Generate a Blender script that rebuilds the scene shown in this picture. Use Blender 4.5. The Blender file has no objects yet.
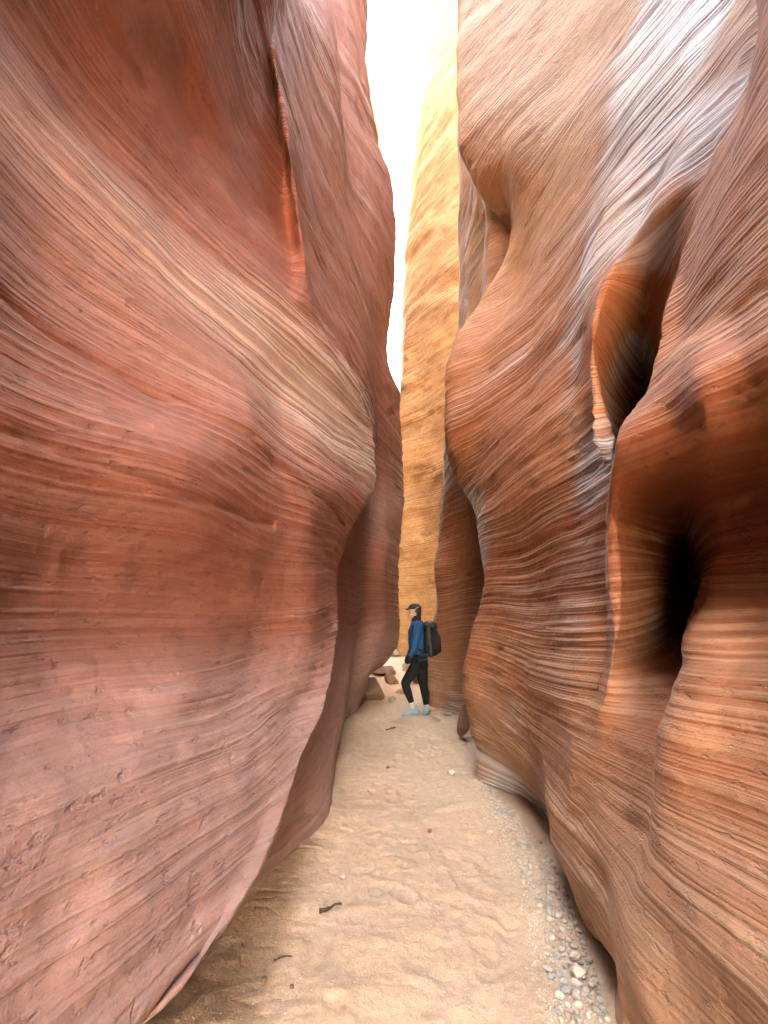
import bpy, bmesh, math, random
import numpy as np
from mathutils import Vector, Matrix

random.seed(7)
rng = np.random.default_rng(11)
scene = bpy.context.scene
COL = scene.collection
R = math.radians

# ------------------------------------------------------------------ camera numbers
FPX, CH, PITCH = 450.0, 1.45, math.radians(13.5)
CP, SP = math.cos(PITCH), math.sin(PITCH)


def at(px, py, Y):
    """world point seen at a photo pixel, at the given distance down the canyon"""
    u, v = (px - 384.0) / FPX, (512.0 - py) / FPX
    dy, dz = CP - v * SP, SP + v * CP
    k = Y / dy
    return (k * u, Y, CH + k * dz)


# ------------------------------------------------------------------ noise
TAB = rng.random((64, 64, 64)).astype(np.float32) * 2 - 1


def noise3(P):
    P = np.asarray(P, dtype=np.float64)
    I = np.floor(P).astype(np.int64)
    F = (P - I).astype(np.float32)
    F = F * F * F * (F * (F * 6 - 15) + 10)
    I0 = I & 63
    I1 = (I + 1) & 63
    x0, y0, z0 = I0[..., 0], I0[..., 1], I0[..., 2]
    x1, y1, z1 = I1[..., 0], I1[..., 1], I1[..., 2]
    fx, fy, fz = F[..., 0], F[..., 1], F[..., 2]
    a = TAB[x0, y0, z0] * (1 - fx) + TAB[x1, y0, z0] * fx
    b = TAB[x0, y1, z0] * (1 - fx) + TAB[x1, y1, z0] * fx
    c = TAB[x0, y0, z1] * (1 - fx) + TAB[x1, y0, z1] * fx
    d = TAB[x0, y1, z1] * (1 - fx) + TAB[x1, y1, z1] * fx
    return (a * (1 - fy) + b * fy) * (1 - fz) + (c * (1 - fy) + d * fy) * fz


def fbm(P, octs=4, gain=0.5):
    P = np.asarray(P, dtype=np.float64)
    s, a = 0, 1.0
    for i in range(octs):
        s = s + a * noise3(P * (2.03 ** i) + 17.3 * i)
        a *= gain
    return s


# ------------------------------------------------------------------ interpolation
def pchip_slopes(x, y):
    h = np.diff(x)
    sh = (len(h),) + (1,) * (y.ndim - 1)
    h = h.reshape(sh)
    d = np.diff(y, axis=0) / h
    m = np.zeros_like(y)
    m[0], m[-1] = d[0], d[-1]
    if len(x) > 2:
        w1 = 2 * h[1:] + h[:-1]
        w2 = h[1:] + 2 * h[:-1]
        same = (d[1:] * d[:-1]) > 0
        with np.errstate(divide='ignore', invalid='ignore'):
            hm = (w1 + w2) / (w1 / d[:-1] + w2 / d[1:])
        m[1:-1] = np.where(same, hm, 0)
    return m


def pchip(x, y, q):
    x, y, q = np.asarray(x, float), np.asarray(y, float), np.asarray(q, float)
    m = pchip_slopes(x, y)
    i = np.clip(np.searchsorted(x, q) - 1, 0, len(x) - 2)
    h = x[i + 1] - x[i]
    t = np.clip((q - x[i]) / h, 0, 1)
    sh = (len(q),) + (1,) * (y.ndim - 1)
    t, h = t.reshape(sh), h.reshape(sh)
    return ((2 * t**3 - 3 * t**2 + 1) * y[i] + (t**3 - 2 * t**2 + t) * h * m[i]
            + (-2 * t**3 + 3 * t**2) * y[i + 1] + (t**3 - t**2) * h * m[i + 1])


class Column:
    """one upright feature line of a wall: photo pixels with a distance, or world points"""

    def __init__(self, *keys, n=40, sharp=False):
        pts = []
        for k in keys:
            if k[0] == 'w':
                pts.append(k[1:])
            else:
                pts.append(at(*k))
        pts.sort(key=lambda p: p[2])
        out = [pts[0]]
        for p in pts[1:]:
            if p[2] > out[-1][2] + 0.01:
                out.append(p)
        self.p = np.array(out)
        self.n, self.sharp = n, sharp

    def __call__(self, z):
        q = np.clip(z, self.p[0, 2], self.p[-1, 2])
        return pchip(self.p[:, 2], self.p[:, :2], q)


def zrows(ztop, fine=0.012, grow=0.0065):
    z, out = -0.35, []
    while z < ztop:
        out.append(z)
        z += fine if z < 2.2 else fine + (z - 2.2) * grow
    out.append(ztop)
    return np.array(out)


def grid_mesh(name, P, mat, flip=False, shade=True):
    nr, nc = P.shape[:2]
    me = bpy.data.meshes.new(name)
    me.vertices.add(nr * nc)
    me.vertices.foreach_set('co', P.reshape(-1).astype(np.float32))
    idx = np.arange(nr * nc).reshape(nr, nc)
    a, b, c, d = idx[:-1, :-1], idx[:-1, 1:], idx[1:, 1:], idx[1:, :-1]
    q = np.stack([a, d, c, b] if flip else [a, b, c, d], -1).reshape(-1, 4)
    nf = len(q)
    me.loops.add(nf * 4)
    me.loops.foreach_set('vertex_index', q.reshape(-1).astype(np.int32))
    me.polygons.add(nf)
    me.polygons.foreach_set('loop_start', (np.arange(nf) * 4).astype(np.int32))
    me.polygons.foreach_set('use_smooth', np.ones(nf, dtype=bool))
    me.update()
    me.validate()
    me.materials.append(mat)
    o = bpy.data.objects.new(name, me)
    COL.objects.link(o)
    return o


def grid_normals(P):
    du = np.gradient(P, axis=1)
    dv = np.gradient(P, axis=0)
    n = np.cross(du, dv)
    return n / (np.linalg.norm(n, axis=-1, keepdims=True) + 1e-9)


def smooth_rows(A, it):
    for _ in range(it):
        A = A.copy()
        A[1:-1] = 0.25 * A[:-2] + 0.5 * A[1:-1] + 0.25 * A[2:]
    return A


def bed_height(P):
    """bedding coordinate: height, gently tilted and warped"""
    x, y, z = P[..., 0], P[..., 1], P[..., 2]
    w = 0.12 * noise3(np.stack([x * .5, y * .3, z * .4], -1)) + 0.02 * noise3(np.stack([x * 1.7, y * 1.1, z * 1.3 + 9], -1))
    return z + 0.04 * y + 0.05 * x + w


def streak_field(P, zones):
    """how strongly the bedding and its painted sheen stand out at each place, 0 smooth to about 1.6"""
    x, y, z = P[..., 0], P[..., 1], P[..., 2]
    m = 0.62 + 0.55 * noise3(np.stack([x * .9 + 5, y * .8, z * 1.2], -1)) + 0.3 * noise3(np.stack([x * 2.1 + 8, y * 2.1, z * 3], -1))
    for (Y0, z0, ry, rz, val) in zones:
        w = np.exp(-((y - Y0) / ry) ** 2 - ((z - z0) / rz) ** 2)
        m = m * (1 - w) + (val * (0.8 + .4 * m)) * w
    return np.clip(m, 0.03, 1.8)


def rock_relief(P, m, amp=1.0):
    """ledges, flutes and hollows of wind and water worn sandstone, in metres along the normal"""
    x, y, z = P[..., 0], P[..., 1], P[..., 2]
    s = bed_height(P)
    dist = np.sqrt(x * x + y * y + (z - CH) ** 2)
    fade = np.clip(7.0 / (dist + 1.5), 0.25, 1.0)
    m1 = np.minimum(m, 1.0)
    d = 0.04 * fbm(np.stack([x * .8, y * .8, z * 1.1], -1), 3)
    mid = np.clip(noise3(np.stack([x * 1.3 + 7, y * 1.1, s * 2.6], -1)), -.6, 1)
    d = d + 0.038 * m1 * m1 * mid
    L = noise3(np.stack([x * .35 + 3, y * .35, s * 5.5], -1))
    d = d + 0.013 * m * (0.5 - np.abs(L) * 1.5)
    L = noise3(np.stack([x * .25 + 31, y * .25, s * 19.0], -1))
    d = d + 0.009 * m * (0.3 + .7 * m1) * L
    L = noise3(np.stack([x * .35 + 11, y * .35, s * 42.0], -1))
    d = d + 0.0065 * m * L * fade
    # pecks, pits and scallops
    L = noise3(np.stack([x * 7, y * 7, z * 13], -1))
    d = d + 0.006 * (1.1 - .5 * m1) * np.minimum(1, m + .25) * L
    L = fbm(np.stack([x * 21, y * 17, z * 33], -1), 2)
    d = d + 0.0025 * L * np.minimum(1, m + .3)
    L = noise3(np.stack([x * 4 + 50, y * 4, s * 9], -1))
    d = d - 0.03 * np.clip(L - 0.5, 0, 1)
    return d * amp


def loft(name, cols, ztop, mat, out_dir, flip=False, amp=1.0, fine=0.012, grow=0.0065, rim=25.0, soften=3, zones=(), cracks=()):
    z = zrows(ztop, fine, grow)
    C = np.stack([c(z) for c in cols])           # col, row, 2
    runs, start = [], 0
    for i, c in enumerate(cols):
        if (c.sharp and i > start) or i == len(cols) - 1:
            runs.append((start, i))
            start = i
    segs = []
    for a, b in runs:
        idx = np.arange(a, b + 1, dtype=float)
        q = np.concatenate([np.linspace(i, i + 1, cols[i].n, endpoint=False) for i in range(a, b)])
        if b == len(cols) - 1:
            q = np.append(q, float(b))
        if b - a == 1:
            t = (q - a).reshape(-1, 1, 1)
            segs.append(C[a] * (1 - t) + C[b] * t)
        else:
            segs.append(pchip(idx, C[a:b + 1], q))
    G = np.concatenate(segs)                      # fine col, row, 2
    P = np.zeros((len(z), G.shape[0], 3))
    P[..., 0], P[..., 1] = G[..., 0].T, G[..., 1].T
    P[..., 2] = z[:, None]
    P[..., :2] = smooth_rows(P[..., :2], soften)
    N = grid_normals(P)
    if flip:
        N = -N
    m = streak_field(P, zones)
    rel = rock_relief(P, m, amp)
    for depth, width, line in cracks:
        yy, zz = zip(*line)
        wob = .012 * noise3(np.stack([P[..., 0] * 0, P[..., 1] * 5, P[..., 1] * 1.3], -1))
        zc = np.interp(P[..., 1], yy, zz) + wob
        inside = (P[..., 1] > yy[0]) & (P[..., 1] < yy[-1])
        side = np.where(P[..., 2] > zc, 1.0, 2.6)          # a sharp upper lip, a softer lower one
        rel = rel - inside * depth * np.exp(-(np.abs(P[..., 2] - zc) * side / width) ** 2)
    Pd = P + N * rel[..., None]
    # the plateau behind the rim
    top = Pd[-1].copy()
    r1 = top + np.array([out_dir[0] * 1.0, out_dir[1] * 1.0, 0.5])
    r2 = top + np.array([out_dir[0] * rim, out_dir[1] * rim, 1.5])
    Pd = np.concatenate([Pd, r1[None], r2[None]])
    o = grid_mesh(name, Pd, mat, flip)
    at_ = o.data.attributes.new('bedding', 'FLOAT', 'POINT')
    at_.data.foreach_set('value', np.concatenate([m, m[-1:], m[-1:]]).reshape(-1).astype(np.float32))
    return o


def tag(o, label, cat, group=None, kind=None):
    o['label'] = label
    o['category'] = cat
    if group:
        o['group'] = group
    if kind:
        o['kind'] = kind
    return o


# ------------------------------------------------------------------ materials
def new_mat(name):
    m = bpy.data.materials.new(name)
    m.use_nodes = True
    nt = m.node_tree
    b = nt.nodes['Principled BSDF']
    return m, nt, b


def nd(nt, t, **kw):
    n = nt.nodes.new(t)
    for k, v in kw.items():
        if k in n.inputs.keys() if not hasattr(n, k) else False:
            n.inputs[k].default_value = v
        else:
            setattr(n, k, v)
    return n


def mapping(nt, scale, loc=(0, 0, 0), rot=(0, 0, 0), src=None):
    if src is None:
        tc = nt.nodes.new('ShaderNodeTexCoord')
        src = tc.outputs['Object']
    mp = nt.nodes.new('ShaderNodeMapping')
    mp.inputs['Scale'].default_value = scale
    mp.inputs['Location'].default_value = loc
    mp.inputs['Rotation'].default_value = rot
    nt.links.new(src, mp.inputs['Vector'])
    return mp.outputs['Vector']


def noise(nt, vec, scale=1.0, detail=4, rough=0.55, dist=0.0):
    n = nt.nodes.new('ShaderNodeTexNoise')
    n.inputs['Scale'].default_value = scale
    n.inputs['Detail'].default_value = detail
    n.inputs['Roughness'].default_value = rough
    n.inputs['Distortion'].default_value = dist
    nt.links.new(vec, n.inputs['Vector'])
    return n.outputs['Fac']


def ramp(nt, fac, stops):
    r = nt.nodes.new('ShaderNodeValToRGB')
    e = r.color_ramp.elements
    while len(e) < len(stops):
        e.new(0.5)
    for el, (p, c) in zip(e, stops):
        el.position = p
        el.color = (c[0], c[1], c[2], 1) if not isinstance(c, (int, float)) else (c, c, c, 1)
    nt.links.new(fac, r.inputs['Fac'])
    return r.outputs['Color']


def mix(nt, fac, a, b, mode='MIX'):
    m = nt.nodes.new('ShaderNodeMix')
    m.data_type = 'RGBA'
    m.blend_type = mode
    for sock, v in ((m.inputs[0], fac), (m.inputs[6], a), (m.inputs[7], b)):
        if isinstance(v, (int, float)):
            sock.default_value = v
        elif isinstance(v, tuple):
            sock.default_value = (v[0], v[1], v[2], 1)
        else:
            nt.links.new(v, sock)
    return m.outputs[2]


def math_node(nt, op, a, b=None):
    m = nt.nodes.new('ShaderNodeMath')
    m.operation = op
    for sock, v in ((m.inputs[0], a), (m.inputs[1], b)):
        if v is None:
            continue
        if isinstance(v, (int, float)):
            sock.default_value = v
        else:
            nt.links.new(v, sock)
    return m.outputs[0]


def rock_material(name, deep, mid, pale, bump=1.0, rough=0.66, spec=0.45, streak=0.5, white=None, upper=0.0, sheen=.3, shade_bands=None):
    m, nt, b = new_mat(name)
    # gently warped bedding coordinates
    tc = nt.nodes.new('ShaderNodeTexCoord')
    warp = nt.nodes.new('ShaderNodeTexNoise')
    warp.inputs['Scale'].default_value = 0.45
    warp.inputs['Detail'].default_value = 1
    nt.links.new(tc.outputs['Object'], warp.inputs['Vector'])
    sub = nt.nodes.new('ShaderNodeVectorMath')
    sub.operation = 'MULTIPLY_ADD'
    nt.links.new(warp.outputs['Color'], sub.inputs[0])
    sub.inputs[1].default_value = (0.0, 0.0, 0.45)
    nt.links.new(tc.outputs['Object'], sub.inputs[2])
    vec = sub.outputs[0]
    rot = (R(-2.3), R(2.5), 0)
    bed1 = noise(nt, mapping(nt, (.2, .2, 3.2), rot=rot, src=vec), 1, 4, .6)
    bed2 = noise(nt, mapping(nt, (.22, .22, 42.0), rot=rot, src=vec), 1, 1, .5)
    bed3 = noise(nt, mapping(nt, (.4, .4, 95.0), rot=rot, src=vec), 1, 1, .5)
    v_iso = mapping(nt, (1, 1, 1))
    big = noise(nt, v_iso, 0.8, 5, .6)
    mott = noise(nt, v_iso, 6, 6, .7)
    grain = noise(nt, v_iso, 170, 3, .75)
    att = nt.nodes.new('ShaderNodeAttribute')
    att.attribute_name = 'bedding'
    bed = att.outputs['Fac']
    bed01 = math_node(nt, 'MINIMUM', bed, 1.0)
    c = ramp(nt, big, [(.32, deep), (.68, mid)])
    c = mix(nt, .45, c, ramp(nt, bed1, [(.32, deep), (.5, mid), (.74, pale)]))
    bedn = math_node(nt, 'MULTIPLY', bed, .55)
    if shade_bands:                                                   # bands painted pale where lit, deep where shaded, by height in metres
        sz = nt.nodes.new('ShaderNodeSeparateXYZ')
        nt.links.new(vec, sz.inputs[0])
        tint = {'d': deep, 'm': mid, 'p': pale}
        c = mix(nt, .62, c, ramp(nt, math_node(nt, 'MULTIPLY', sz.outputs['Z'], .1), [((z + .22) / 10, tint[k]) for z, k in shade_bands]))
    wf = ramp(nt, bedn, [(.45, 0.0), (.65, 1.0)])
    pl = mix(nt, wf, pale, white or pale)  # streaks whitened too, part of the painted sheen
    f2 = ramp(nt, bed2, [(.46, 0.0), (.60, 1.0)])
    c = mix(nt, math_node(nt, 'MULTIPLY', math_node(nt, 'MULTIPLY', f2, bed), streak), c, pl)
    if white:
        wash = ramp(nt, bedn, [(.52, 0.0), (.90, sheen)])     # sky sheen on the ridges, painted in as a whitened base colour
        c = mix(nt, math_node(nt, 'MULTIPLY', wash, ramp(nt, big, [(.3, .5), (.7, 1.0)])), c, white)
    if upper:  # upper rock painted paler orange, standing in for bounced light
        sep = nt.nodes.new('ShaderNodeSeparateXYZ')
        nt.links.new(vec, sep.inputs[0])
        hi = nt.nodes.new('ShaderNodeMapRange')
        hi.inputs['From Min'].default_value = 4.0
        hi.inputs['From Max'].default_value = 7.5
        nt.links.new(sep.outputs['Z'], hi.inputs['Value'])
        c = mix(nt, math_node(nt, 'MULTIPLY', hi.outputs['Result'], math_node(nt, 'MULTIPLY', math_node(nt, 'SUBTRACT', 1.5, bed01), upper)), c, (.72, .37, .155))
    c = mix(nt, bed01, c, ramp(nt, bed3, [(.38, .82), (.60, 1.08)]), 'MULTIPLY')
    c = mix(nt, 1.0, c, ramp(nt, mott, [(.3, .86), (.7, 1.10)]), 'MULTIPLY')
    c = mix(nt, 1.0, c, ramp(nt, grain, [(.3, .90), (.7, 1.08)]), 'MULTIPLY')
    nt.links.new(c, b.inputs['Base Color'])
    polish = ramp(nt, bedn, [(.6, rough), (.95, rough * .55)])
    nt.links.new(polish, b.inputs['Roughness'])
    b.inputs['Specular IOR Level'].default_value = spec
    # bump: thin beds where they stand out, pecked pits and sand grain everywhere
    step = ramp(nt, bed2, [(.42, 0.0), (.48, .45), (.55, .55), (.60, 1.0)])
    h = math_node(nt, 'ADD', math_node(nt, 'MULTIPLY', step, 0.007), math_node(nt, 'MULTIPLY', bed2, 0.006))
    h = math_node(nt, 'ADD', h, math_node(nt, 'MULTIPLY', bed3, 0.007))
    h = math_node(nt, 'MULTIPLY', h, math_node(nt, 'ADD', bed, 0.03))
    pit = ramp(nt, noise(nt, mapping(nt, (13, 13, 30)), 1, 4, .65), [(.30, 0.0), (.42, 1.0)])
    h = math_node(nt, 'ADD', h, math_node(nt, 'MULTIPLY', pit, 0.006))
    h = math_node(nt, 'ADD', h, math_node(nt, 'MULTIPLY', mott, 0.016))
    h = math_node(nt, 'ADD', h, math_node(nt, 'MULTIPLY', grain, 0.0016))
    bp = nt.nodes.new('ShaderNodeBump')
    bp.inputs['Strength'].default_value = bump
    bp.inputs['Distance'].default_value = 1.0
    nt.links.new(h, bp.inputs['Height'])
    nt.links.new(bp.outputs['Normal'], b.inputs['Normal'])
    return m


M_LEFT = rock_material('red_sandstone', (.21, .062, .034), (.315, .118, .084), (.46, .26, .215), streak=.55, white=(.68, .54, .47), shade_bands=((.55, 'p'), (1.0, 'p'), (1.45, 'd'), (2.25, 'd'), (2.6, 'm'), (3.4, 'p'), (4.2, 'd'), (6.2, 'd'), (8, 'm')))
M_RIGHT = rock_material('orange_sandstone', (.21, .050, .016), (.39, .130, .050), (.57, .30, .17), streak=.65, upper=.8, shade_bands=((.4, 'p'), (1.1, 'm'), (1.6, 'd'), (2.2, 'd'), (2.6, 'm'), (4, 'm'), (6, 'p'), (9, 'p')), white=(.76, .67, .65), sheen=.9)
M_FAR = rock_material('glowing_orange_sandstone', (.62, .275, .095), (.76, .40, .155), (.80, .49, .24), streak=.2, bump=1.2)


def sand_material():
    m, nt, b = new_mat('pale_sand')
    v = mapping(nt, (1, 1, 1))
    n1 = noise(nt, v, 1.3, 4, .6)
    n2 = noise(nt, v, 22, 5, .7)
    n3 = noise(nt, v, 300, 2, .7)
    c = ramp(nt, n1, [(.3, (.69, .405, .25)), (.7, (.77, .475, .305))])
    c = mix(nt, 1.0, c, ramp(nt, n2, [(.3, .86), (.7, 1.08)]), 'MULTIPLY')
    c = mix(nt, 1.0, c, ramp(nt, n3, [(.3, .8), (.7, 1.12)]), 'MULTIPLY')
    nt.links.new(c, b.inputs['Base Color'])
    b.inputs['Roughness'].default_value = .92
    b.inputs['Specular IOR Level'].default_value = .2
    h = math_node(nt, 'ADD', math_node(nt, 'MULTIPLY', n2, .02), math_node(nt, 'MULTIPLY', n3, .0025))
    bp = nt.nodes.new('ShaderNodeBump')
    bp.inputs['Strength'].default_value = .9
    bp.inputs['Distance'].default_value = 1.0
    nt.links.new(h, bp.inputs['Height'])
    nt.links.new(bp.outputs['Normal'], b.inputs['Normal'])
    return m


M_SAND = sand_material()

# ------------------------------------------------------------------ left wall
W = 'w'
left_cols = [
    Column((W, -1.5, -9, -.3), (W, -1.0, -9, 4), (W, -.2, -9, 9), (W, .3, -9, 18), n=10),
    Column((W, -1.2, -2.5, -.3), (W, -1.0, -2.5, .6), (W, -1.2, -2.5, 2.5), (W, -.6, -2.5, 6), (W, -.1, -2.5, 8), (W, -3, -2.5, 10.5), (W, -10, -2.5, 16), (W, -20, -2.5, 24), n=60),
    Column((W, -1.1, -.6, -.3), (W, -.9, -.6, .6), (W, -1.3, -.6, 2.5), (W, -1.2, -.6, 4), (W, -.2, -.6, 6.5), (W, -.2, -.6, 7.6), (W, -3, -.6, 10), (W, -10, -.6, 16), (W, -20, -.6, 24), n=40),  # unseen overhang behind the camera, shaped to block light from behind
    # photo's left edge
    Column((W, -1.0, .7, -.3), (W, -.9, .75, .3), (W, -0.655, 0.79, 0.52), (W, -0.695, 0.81, 0.60), (W, -0.745, 0.84, 0.70), (W, -0.792, 0.89, 0.80), (W, -0.844, 1.07, 0.95), (0, 720, 1.32), (0, 620, 1.42), (0, 430, 1.25), (0, 290, 1.29),
           (0, 150, 1.305), (0, 40, 1.34), (W, -1.6, 1.4, 3.95), (W, -1.3, 1.2, 5.5), (W, -2.0, 1.2, 6.6), (W, -4.0, 1.1, 8.5), (W, -9, 1.1, 14), (W, -17, 1.1, 20), n=110),
    Column((W, -1.05, 1.1, -.3), (W, -1.0, 1.15, .3), (W, -0.611, 1.04, 0.52), (W, -0.630, 1.19, 0.60), (W, -0.667, 1.30, 0.70), (W, -0.699, 1.44, 0.80), (W, -0.737, 1.69, 0.95), (190, 700, 1.97), (200, 600, 2.38), (195, 480, 1.98), (170, 380, 2.1),
           (160, 290, 2.1), (152, 225, 2.1), (W, -1.42, 2.2, 4.0), (W, -1.42, 2.2, 4.5), (W, -1.25, 2.1, 5.4), (W, -.95, 2.0, 6.4), (W, -1.0, 2.0, 7.4), (W, -3.0, 1.9, 9), (W, -9, 1.9, 14.5), (W, -17, 1.9, 20), n=110),
    Column((W, -1.2, 1.4, -.3), (W, -1.1, 1.4, .3), (W, -0.577, 1.25, 0.52), (W, -0.579, 1.50, 0.60), (W, -0.605, 1.67, 0.70), (W, -0.626, 1.86, 0.80), (W, -0.654, 2.18, 0.95), (255, 640, 2.8), (248, 540, 2.55), (250, 455, 2.45),
           (248, 350, 2.8), (240, 285, 2.75), (W, -1.18, 2.8, 4.4), (W, -1.22, 2.85, 5.2), (W, -1.15, 2.8, 6.6), (W, -.9, 2.7, 7.6), (W, -.85, 2.7, 8.5), (W, -2.5, 2.7, 10.5), (W, -12, 2.7, 15), (W, -17, 2.7, 20), n=90),
    Column((W, -1.3, 1.55, -.3), (W, -1.2, 1.55, .3), (W, -0.550, 1.41, 0.52), (W, -0.537, 1.74, 0.60), (W, -0.554, 1.96, 0.70), (W, -0.566, 2.22, 0.80), (W, -0.586, 2.59, 0.95), (285, 640, 3.05), (280, 545, 2.88), (283, 475, 2.8),
           (282, 380, 3.2), (284, 325, 3.18), (W, -.80, 3.35, 4.3), (W, -.90, 3.5, 5.0), (W, -1.05, 3.5, 6.2), (W, -1.2, 3.4, 7.5), (W, -1.1, 3.4, 8.6), (W, -.82, 3.3, 9.6), (W, -2.2, 3.2, 11.5), (W, -12, 3.2, 16), (W, -17, 3.2, 20), n=50),
    # rim of the big scoop above, inner face of the prow below
    Column((W, -1.35, 1.7, -.3), (W, -1.25, 1.65, .3), (W, -0.525, 1.55, 0.52), (W, -0.500, 1.96, 0.60), (W, -0.510, 2.23, 0.70), (W, -0.513, 2.53, 0.80), (W, -0.525, 2.94, 0.95), (310, 640, 3.25), (308, 560, 3.2), (310, 495, 3.08),
           (309, 400, 3.55), (310, 320, 3.5), (300, 230, 3.38), (283, 110, 3.25), (268, 0, 3.2), (W, -.9, 3.2, 8.6), (W, -.8, 3.2, 9.6), (W, -2.0, 3.2, 11.5), (W, -12, 3.2, 15), (W, -17, 3.2, 20), n=50),
    # prow edge below, crevice beside the rim above
    Column((W, -1.4, 2.1, -.3), (W, -1.35, 2.05, .05), (W, -1.05, 1.7, .32), (152, 1024, 1.346), (200, 962, 1.51), (255, 880, 1.84), (300, 760, 2.6), (325, 700, 3.25), (335, 640, 3.8), (333, 580, 4.1), (345, 545, 4.3),
           (372, 478, 4.9), (373, 440, 5.0), (345, 360, 4.2), (316, 300, 3.75), (300, 200, 3.7), (286, 80, 3.7), (280, 0, 3.7), (W, -1.3, 3.8, 9.5), (W, -3.0, 3.9, 12), (W, -8, 4.0, 18), (W, -22, 4.0, 30), n=60, sharp=True),
    Column((W, -.66, 3.15, -.3), (W, -.62, 3.2, 0), (W, -.60, 3.4, .3), (W, -.64, 3.7, .7), (W, -.60, 4.5, 1.3), (W, -.55, 5.0, 2.2), (W, -.40, 5.4, 3), (366, 425, 5.4), (350, 350, 4.8), (325, 260, 4.6), (312, 100, 4.6), (302, 0, 4.6),
           (W, -2.2, 4.6, 13), (W, -6, 4.6, 18), (W, -20, 4.6, 30), n=60),
    Column((W, -.50, 3.9, -.3), (330, 812, 3.94), (346, 700, 5.4), (352, 640, 6.2), (356, 560, 6.2), (364, 500, 6.2), (375, 440, 6.2), (366, 350, 5.8), (346, 230, 5.6), (337, 60, 5.6), (332, 0, 5.6),
           (W, -1.6, 5.6, 15), (W, -4, 5.6, 19), (W, -16, 5.6, 30), n=60),
    Column((W, -.7, 6.6, -.3), (340, 730, 7.0), (352, 660, 7.2), (364, 600, 7.2), (364, 540, 7.2), (369, 480, 7.2), (376, 400, 7.0), (368, 300, 6.6), (350, 180, 6.4), (335, 60, 6.4), (329, 0, 6.4), (W, -1.2, 6.4, 16), (W, -3, 6.4, 21), (W, -12, 6.4, 32), n=60),
    Column((W, -.6, 7.8, -.3), (360, 690, 7.8), (376, 660, 7.9), (388, 620, 7.9), (388, 560, 7.9), (390, 480, 7.9), (389, 410, 7.7), (380, 330, 7.4), (376, 220, 7.3), (359, 100, 7.2), (354, 0, 7.2), (W, -1.0, 7.2, 19), (W, -6, 7.2, 32), n=60),
    # fin silhouette against the sky
    Column((W, -.4, 8.8, -.3), (370, 672, 8.8), (385, 662, 8.8), (393, 652, 8.8), (398, 640, 8.8), (399, 620, 8.8), (397, 590, 8.8), (400, 540, 8.8), (403, 500, 8.8), (402, 440, 8.8), (400, 400, 8.8), (392, 385, 8.75), (387, 355, 8.7), (389, 320, 8.6),
           (396, 265, 8.5), (395, 230, 8.4), (392, 193, 8.3), (385, 165, 8.2), (378, 150, 8.2), (370, 100, 8.2), (366, 62, 8.2), (368, 0, 8.2), (W, -.6, 8.2, 18), n=40),
    Column((W, -.6, 9.6, -.3), (W, -.4, 9.6, 3), (W, -.5, 9.6, 8), (W, -.9, 9.4, 18), n=30),
    Column((W, -2.0, 10.2, -.3), (W, -2.0, 10.2, 18), n=20),
    Column((W, -16, 12.5, -.3), (W, -16, 12.5, 18), n=10),
    Column((W, -70, 20, -.3), (W, -70, 20, 18), n=2),
]
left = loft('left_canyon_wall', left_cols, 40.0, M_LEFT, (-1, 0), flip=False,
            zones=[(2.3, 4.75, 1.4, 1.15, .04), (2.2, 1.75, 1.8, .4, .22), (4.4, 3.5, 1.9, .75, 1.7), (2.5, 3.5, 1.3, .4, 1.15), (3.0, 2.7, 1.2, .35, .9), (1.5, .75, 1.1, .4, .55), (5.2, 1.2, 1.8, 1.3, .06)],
            cracks=[(.030, .028, [(.5, 2.56), (1.4, 2.55), (2.2, 2.53), (3.2, 2.36), (4.2, 2.3)]), (.022, .03, [(.5, 2.04), (1.4, 2.02), (2.0, 1.98), (2.8, 2.02)])])

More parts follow.
